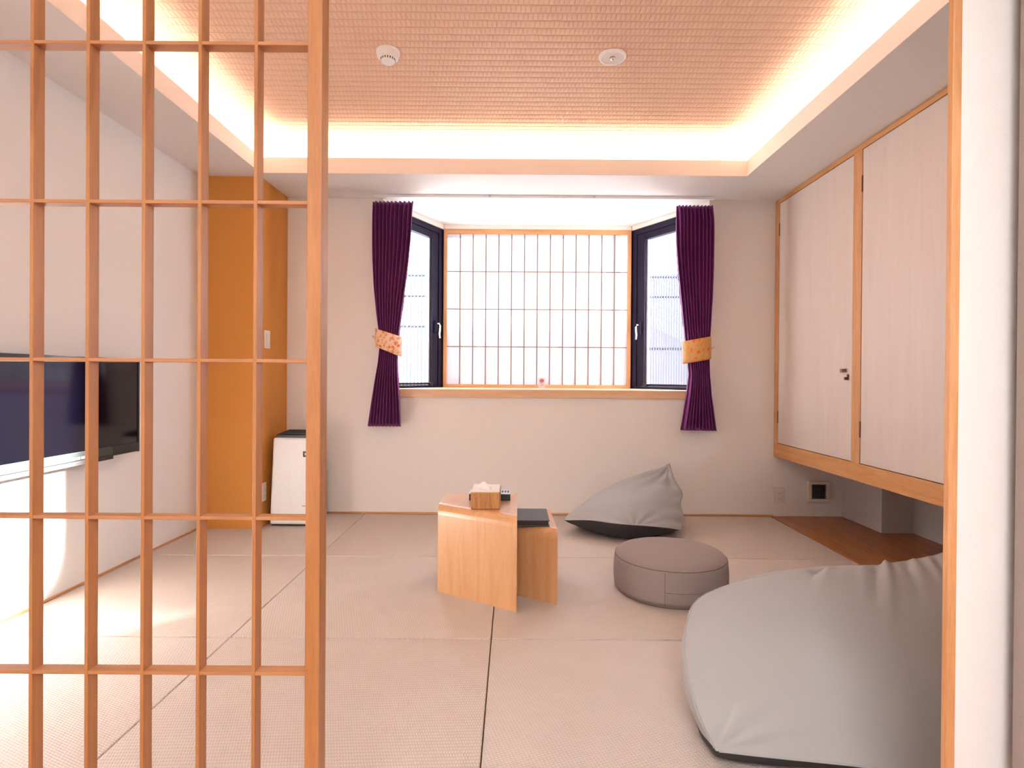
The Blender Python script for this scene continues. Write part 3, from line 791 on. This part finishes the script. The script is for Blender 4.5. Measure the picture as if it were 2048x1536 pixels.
# ================================================================== BEANBAGS
def curve(pts, n):
    """Catmull-Rom through pts, resampled by arc length"""
    P = np.array([tuple(p) for p in pts], float)
    P = np.vstack([2*P[0]-P[1], P, 2*P[-1]-P[-2]])
    out = []
    for i in range(1, len(P)-2):
        for t in np.linspace(0, 1, 24, endpoint=False):
            a, b, c, d = P[i-1], P[i], P[i+1], P[i+2]
            out.append(0.5*((2*b)+(c-a)*t+(2*a-5*b+4*c-d)*t*t+(-a+3*b-3*c+d)*t**3))
    out.append(P[-2]); out = np.array(out)
    s = np.r_[0, np.cumsum(np.linalg.norm(np.diff(out, axis=0), axis=1))]
    q = np.linspace(0, s[-1], n)
    return np.stack([np.interp(q, s, out[:, k]) for k in range(3)], 1)
def coons(Lc, Rc, Bc, Tc):
    ns, nt_ = len(Bc), len(Lc)
    s = np.linspace(0, 1, ns)[:, None, None]; t = np.linspace(0, 1, nt_)[None, :, None]
    return ((1-t)*Bc[:, None]+t*Tc[:, None] + (1-s)*Lc[None]+s*Rc[None]
            - ((1-s)*(1-t)*Bc[0]+s*(1-t)*Bc[-1]+(1-s)*t*Tc[0]+s*t*Tc[-1]))
def normals(G):
    du = np.gradient(G, axis=0); dv = np.gradient(G, axis=1)
    n = np.cross(du, dv); return n/(np.linalg.norm(n, axis=2, keepdims=True)+1e-9)
def puff(G, amp, toward, wrinkle=None, pw=0.6):
    ns, nt_ = G.shape[:2]
    s = np.linspace(0, 1, ns)[:, None]; t = np.linspace(0, 1, nt_)[None, :]
    n = normals(G)
    if (n.reshape(-1, 3).mean(0) @ np.array(toward)) < 0: n = -n
    st = np.sin(np.pi*t).clip(0, 1)
    prof = (np.sin(np.pi*s).clip(0, 1)**pw)*np.where(t < 0.5, st**(pw*1.7), st**pw)
    G2 = G + n*(amp*prof)[..., None]
    if wrinkle is not None:
        n2 = normals(G2)
        if (n2.reshape(-1, 3).mean(0) @ np.array(toward)) < 0: n2 = -n2
        edge = np.minimum(np.minimum(s, 1-s), np.minimum(t, 1-t)).clip(0, 0.06)/0.06
        G2 = G2 + n2*(wrinkle(s, t)*edge)[..., None]
    G2[..., 2] = np.maximum(G2[..., 2], 0.001)
    return G2
def beanbag(name, label, L_, R_, B_, T_, BB_, amp_f, amp_b, wr, grp, ns=110, nt_=80, se=0.25):
    Lc, Rc, Bc, Tc, Bb = curve(L_, nt_), curve(R_, nt_), curve(B_, ns), curve(T_, ns), curve(BB_, ns)
    front = puff(coons(Lc, Rc, Bc, Tc), amp_f, (0, -1, 0.5), wr)
    back = puff(coons(Lc, Rc, Bb, Tc), amp_b, (0, 1, 0.3), None)
    nb = 24
    v = np.linspace(0, 1, nb)[None, :, None]
    base = Bc[:, None]*(1-v) + Bb[:, None]*v
    sink = (np.sin(np.pi*np.linspace(0, 1, nb))**0.16)[None, :]*(np.sin(np.pi*np.linspace(0, 1, ns)).clip(0, 1)**se)[:, None]
    base[..., 2] = np.maximum(base[..., 2]*(1-sink), 0.001)
    cx, cy = base[..., 0].mean(), base[..., 1].mean()
    t = thing(name, label, 'beanbag', (cx, cy, 0), grp)
    bm = bmesh.new(); grid_bm(front, bm=bm); grid_bm(back, bm=bm)
    bmesh.ops.remove_doubles(bm, verts=bm.verts, dist=0.0008)
    obj('cover', bm, 'bag_grey', t, smooth=True)
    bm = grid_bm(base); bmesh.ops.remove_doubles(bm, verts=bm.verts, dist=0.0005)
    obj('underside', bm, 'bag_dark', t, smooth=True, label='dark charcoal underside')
    # welt along the seams
    for c in (Tc, Lc, Bc):
        obj('seam', tube([tuple(p) for p in c[1:-1:2]], 0.0028, 5), 'bag_grey', t, smooth=True)
    return t, (Lc, Rc, Bc, Tc)
rs_ = np.random.RandomState(4)
def wr_near(s, t):
    w = np.zeros((s+t).shape)
    d = 1-t
    for f, ph_, k in ((17, .3, 2.6), (26, 1.1, 3.4), (39, 2.0, 4.1)):
        w += np.sin(2*np.pi*(f*0.5*(s+0.22*d)) + ph_ + k*np.sin(s*7))*np.exp(-d/0.20)*np.exp(-((s-0.60)/0.30)**2)
    w = np.sign(w)*np.abs(w)**1.5*0.0105
    d0 = np.sqrt(s**2+t**2); an = np.arctan2(t, s+1e-6)
    w += 0.009*np.sin(an*16)*np.exp(-d0/0.14)
    w += 0.005*np.sin(s*9+t*5)*np.sin(t*7+1)
    return w
A3 = lambda l: [atY(*p) for p in l]
beanbag('beanbag', 'large light grey beanbag with charcoal underside lying against the sliding door',
        A3([(1432, 1502, 1.47), (1392, 1418, 1.54), (1369, 1305, 1.68), (1379, 1225, 1.84), (1402, 1192, 1.95)]),
        [Vector((1.30, 1.40, 0.05)), Vector((1.52, 1.52, 0.22)), Vector((1.60, 1.78, 0.40)), Vector((1.62, 1.98, 0.50))],
        A3([(1432, 1502, 1.47), (1540, 1514, 1.435), (1680, 1528, 1.41)]) + [Vector((1.05, 1.385, 0.045)), Vector((1.30, 1.40, 0.05))],
        A3([(1402, 1192, 1.95), (1470, 1167, 1.97), (1580, 1150, 1.99), (1700, 1138, 2.0), (1800, 1124, 2.0), (1892, 1103, 1.99)]) + [Vector((1.62, 1.98, 0.50))],
        [atY(1432, 1502, 1.47), Vector((0.525, 1.62, 0.03)), Vector((0.60, 1.85, 0.03)), Vector((0.78, 2.16, 0.03)), Vector((1.2, 2.30, 0.03)), Vector((1.55, 2.1, 0.03)), Vector((1.30, 1.40, 0.05))],
        0.085, 0.05, wr_near, 'grey floor beanbags')
def wr_far(s, t):
    w = np.zeros((s+t).shape)
    d1 = np.sqrt((1-s)**2+(1-t)**2); an = np.arctan2(1-t, 1-s+1e-6)
    w += 0.013*np.sin(an*13)*np.exp(-d1/0.28)
    w += 0.015*np.sin(2*np.pi*5*t+1.2)*np.exp(-(1-s)/0.10)
    d2 = np.sqrt((s-0.55)**2+(t*0.9)**2); an2 = np.arctan2(t, s-0.55)
    w -= 0.045*np.exp(-d2/0.12); w += 0.010*np.sin(an2*12)*np.exp(-d2/0.16)
    return w
beanbag('beanbag', 'small peaked grey beanbag with charcoal underside leaning at the back wall',
        A3([(1128, 1040, 3.66), (1129, 1038.5, 3.665), (1130, 1036, 3.67), (1131, 1034, 3.675)]),
        A3([(1363, 1060, 3.62), (1367, 1034, 3.71), (1362, 1008, 3.79), (1365, 986, 3.86), (1353, 966, 3.91), (1346, 950, 3.95), (1339, 926, 4.0)]),
        A3([(1128, 1040, 3.66), (1180, 1040, 3.56), (1225, 1046, 3.49), (1258, 1049, 3.46), (1300, 1052, 3.48), (1340, 1056, 3.55), (1363, 1060, 3.62)]),
        A3([(1131, 1034, 3.675), (1165, 1008, 3.76), (1200, 984, 3.84), (1235, 965, 3.9), (1290, 945, 3.96), (1322, 936, 3.99), (1339, 926, 4.0)]),
        A3([(1128, 1040, 3.66)]) + [Vector((0.46, 3.90, 0.03)), Vector((0.65, 4.04, 0.03)), Vector((0.95, 4.06, 0.03)), Vector((1.10, 3.9, 0.03)), atY(1363, 1060, 3.62)],
        0.055, 0.03, wr_far, 'grey floor beanbags', se=0.9)

# ================================================================== OUTSIDE
struct('ground', B(-30, 30, 5.6, 40, -3.2, -3.0), 'ground')
def fence(name, label, xa, xb, yy, ztop, zmid, zbot, n, mat):
    t = thing(name, label, 'fence', ((xa+xb)/2, yy, -3.0))
    pst = obj('slat', B(xa, xa+0.022, yy-0.02, yy+0.02, -3.0, ztop), mat, t)
    for k in range(1, n): clone(pst, 'slat', (k*(xb-xa)/(n-1), 0, 0), t)
    for z in (ztop-0.06, zmid, zbot):
        obj('rail', B(xa-0.05, xb+0.05, yy+0.02, yy+0.045, z, z+0.035), mat, t)
    return t
FY = 9.0
zt = atY(830, 545, FY).z
fence('slat_fence', 'pale slatted fence seen through the bay pane beside the pale tied curtain', atY(770, 600, FY).x, atY(886, 600, FY).x, FY, zt, atY(830, 594, FY).z, atY(830, 655, FY).z, 17, 'outside_grey')
fence('slat_fence', 'dense ribbed fence seen through the bay pane beside the orange tied curtain', atY(1270, 600, FY).x, atY(1440, 600, FY).x, FY, zt, atY(1330, 596, FY).z, atY(1330, 700, FY).z, 34, 'outside_grey')
def house(name, label, x0, x1, y0, y1, zl_, zr_, mat):
    """neighbour with a mono pitch roof"""
    t = thing(name, label, 'house', ((x0+x1)/2, (y0+y1)/2, -3.0))
    bm = bmesh.new()
    a = [bm.verts.new((x, y0, z)) for x, z in ((x0, -3), (x1, -3), (x1, zr_), (x0, zl_))]
    b = [bm.verts.new((x, y1, z)) for x, z in ((x0, -3), (x1, -3), (x1, zr_), (x0, zl_))]
    bm.faces.new(a); bm.faces.new(b[::-1])
    for i in range(4): bm.faces.new([a[i], b[i], b[(i+1) % 4], a[(i+1) % 4]])
    obj('wall', bm, mat, t)
    bm = bmesh.new(); e = 0.15
    a = [bm.verts.new((x, y0-0.3, z)) for x, z in ((x0-e, zl_), (x1+e, zr_), (x1+e, zr_+0.06), (x0-e, zl_+0.06))]
    b = [bm.verts.new((x, y1+0.3, z)) for x, z in ((x0-e, zl_), (x1+e, zr_), (x1+e, zr_+0.06), (x0-e, zl_+0.06))]
    bm.faces.new(a); bm.faces.new(b[::-1])
    for i in range(4): bm.faces.new([a[i], b[i], b[(i+1) % 4], a[(i+1) % 4]])
    obj('roof', bm, 'outside_white', t)
    return t
house('neighbour_house', 'pale mauve neighbouring house with sloping roof behind the ribbed fence', atY(1268, 650, 11).x, atY(1480, 650, 11).x, 11, 15, atY(1268, 630, 11).z, atY(1480, 740, 11).z, 'outside_pink')
house('neighbour_house', 'white neighbouring house with sloping roof behind the pale slatted fence', atY(740, 650, 12).x, atY(880, 650, 12).x, 12, 15, atY(740, 665, 12).z, atY(880, 625, 12).z, 'outside_white')
house('neighbour_house', 'tall plain unseen house added beyond the ribbed fence to block the low sun', 3.4, 9.0, 8.4, 10.4, 3.0, 3.0, 'outside_white')  # out-of-view block added to keep low sun off the lower bay
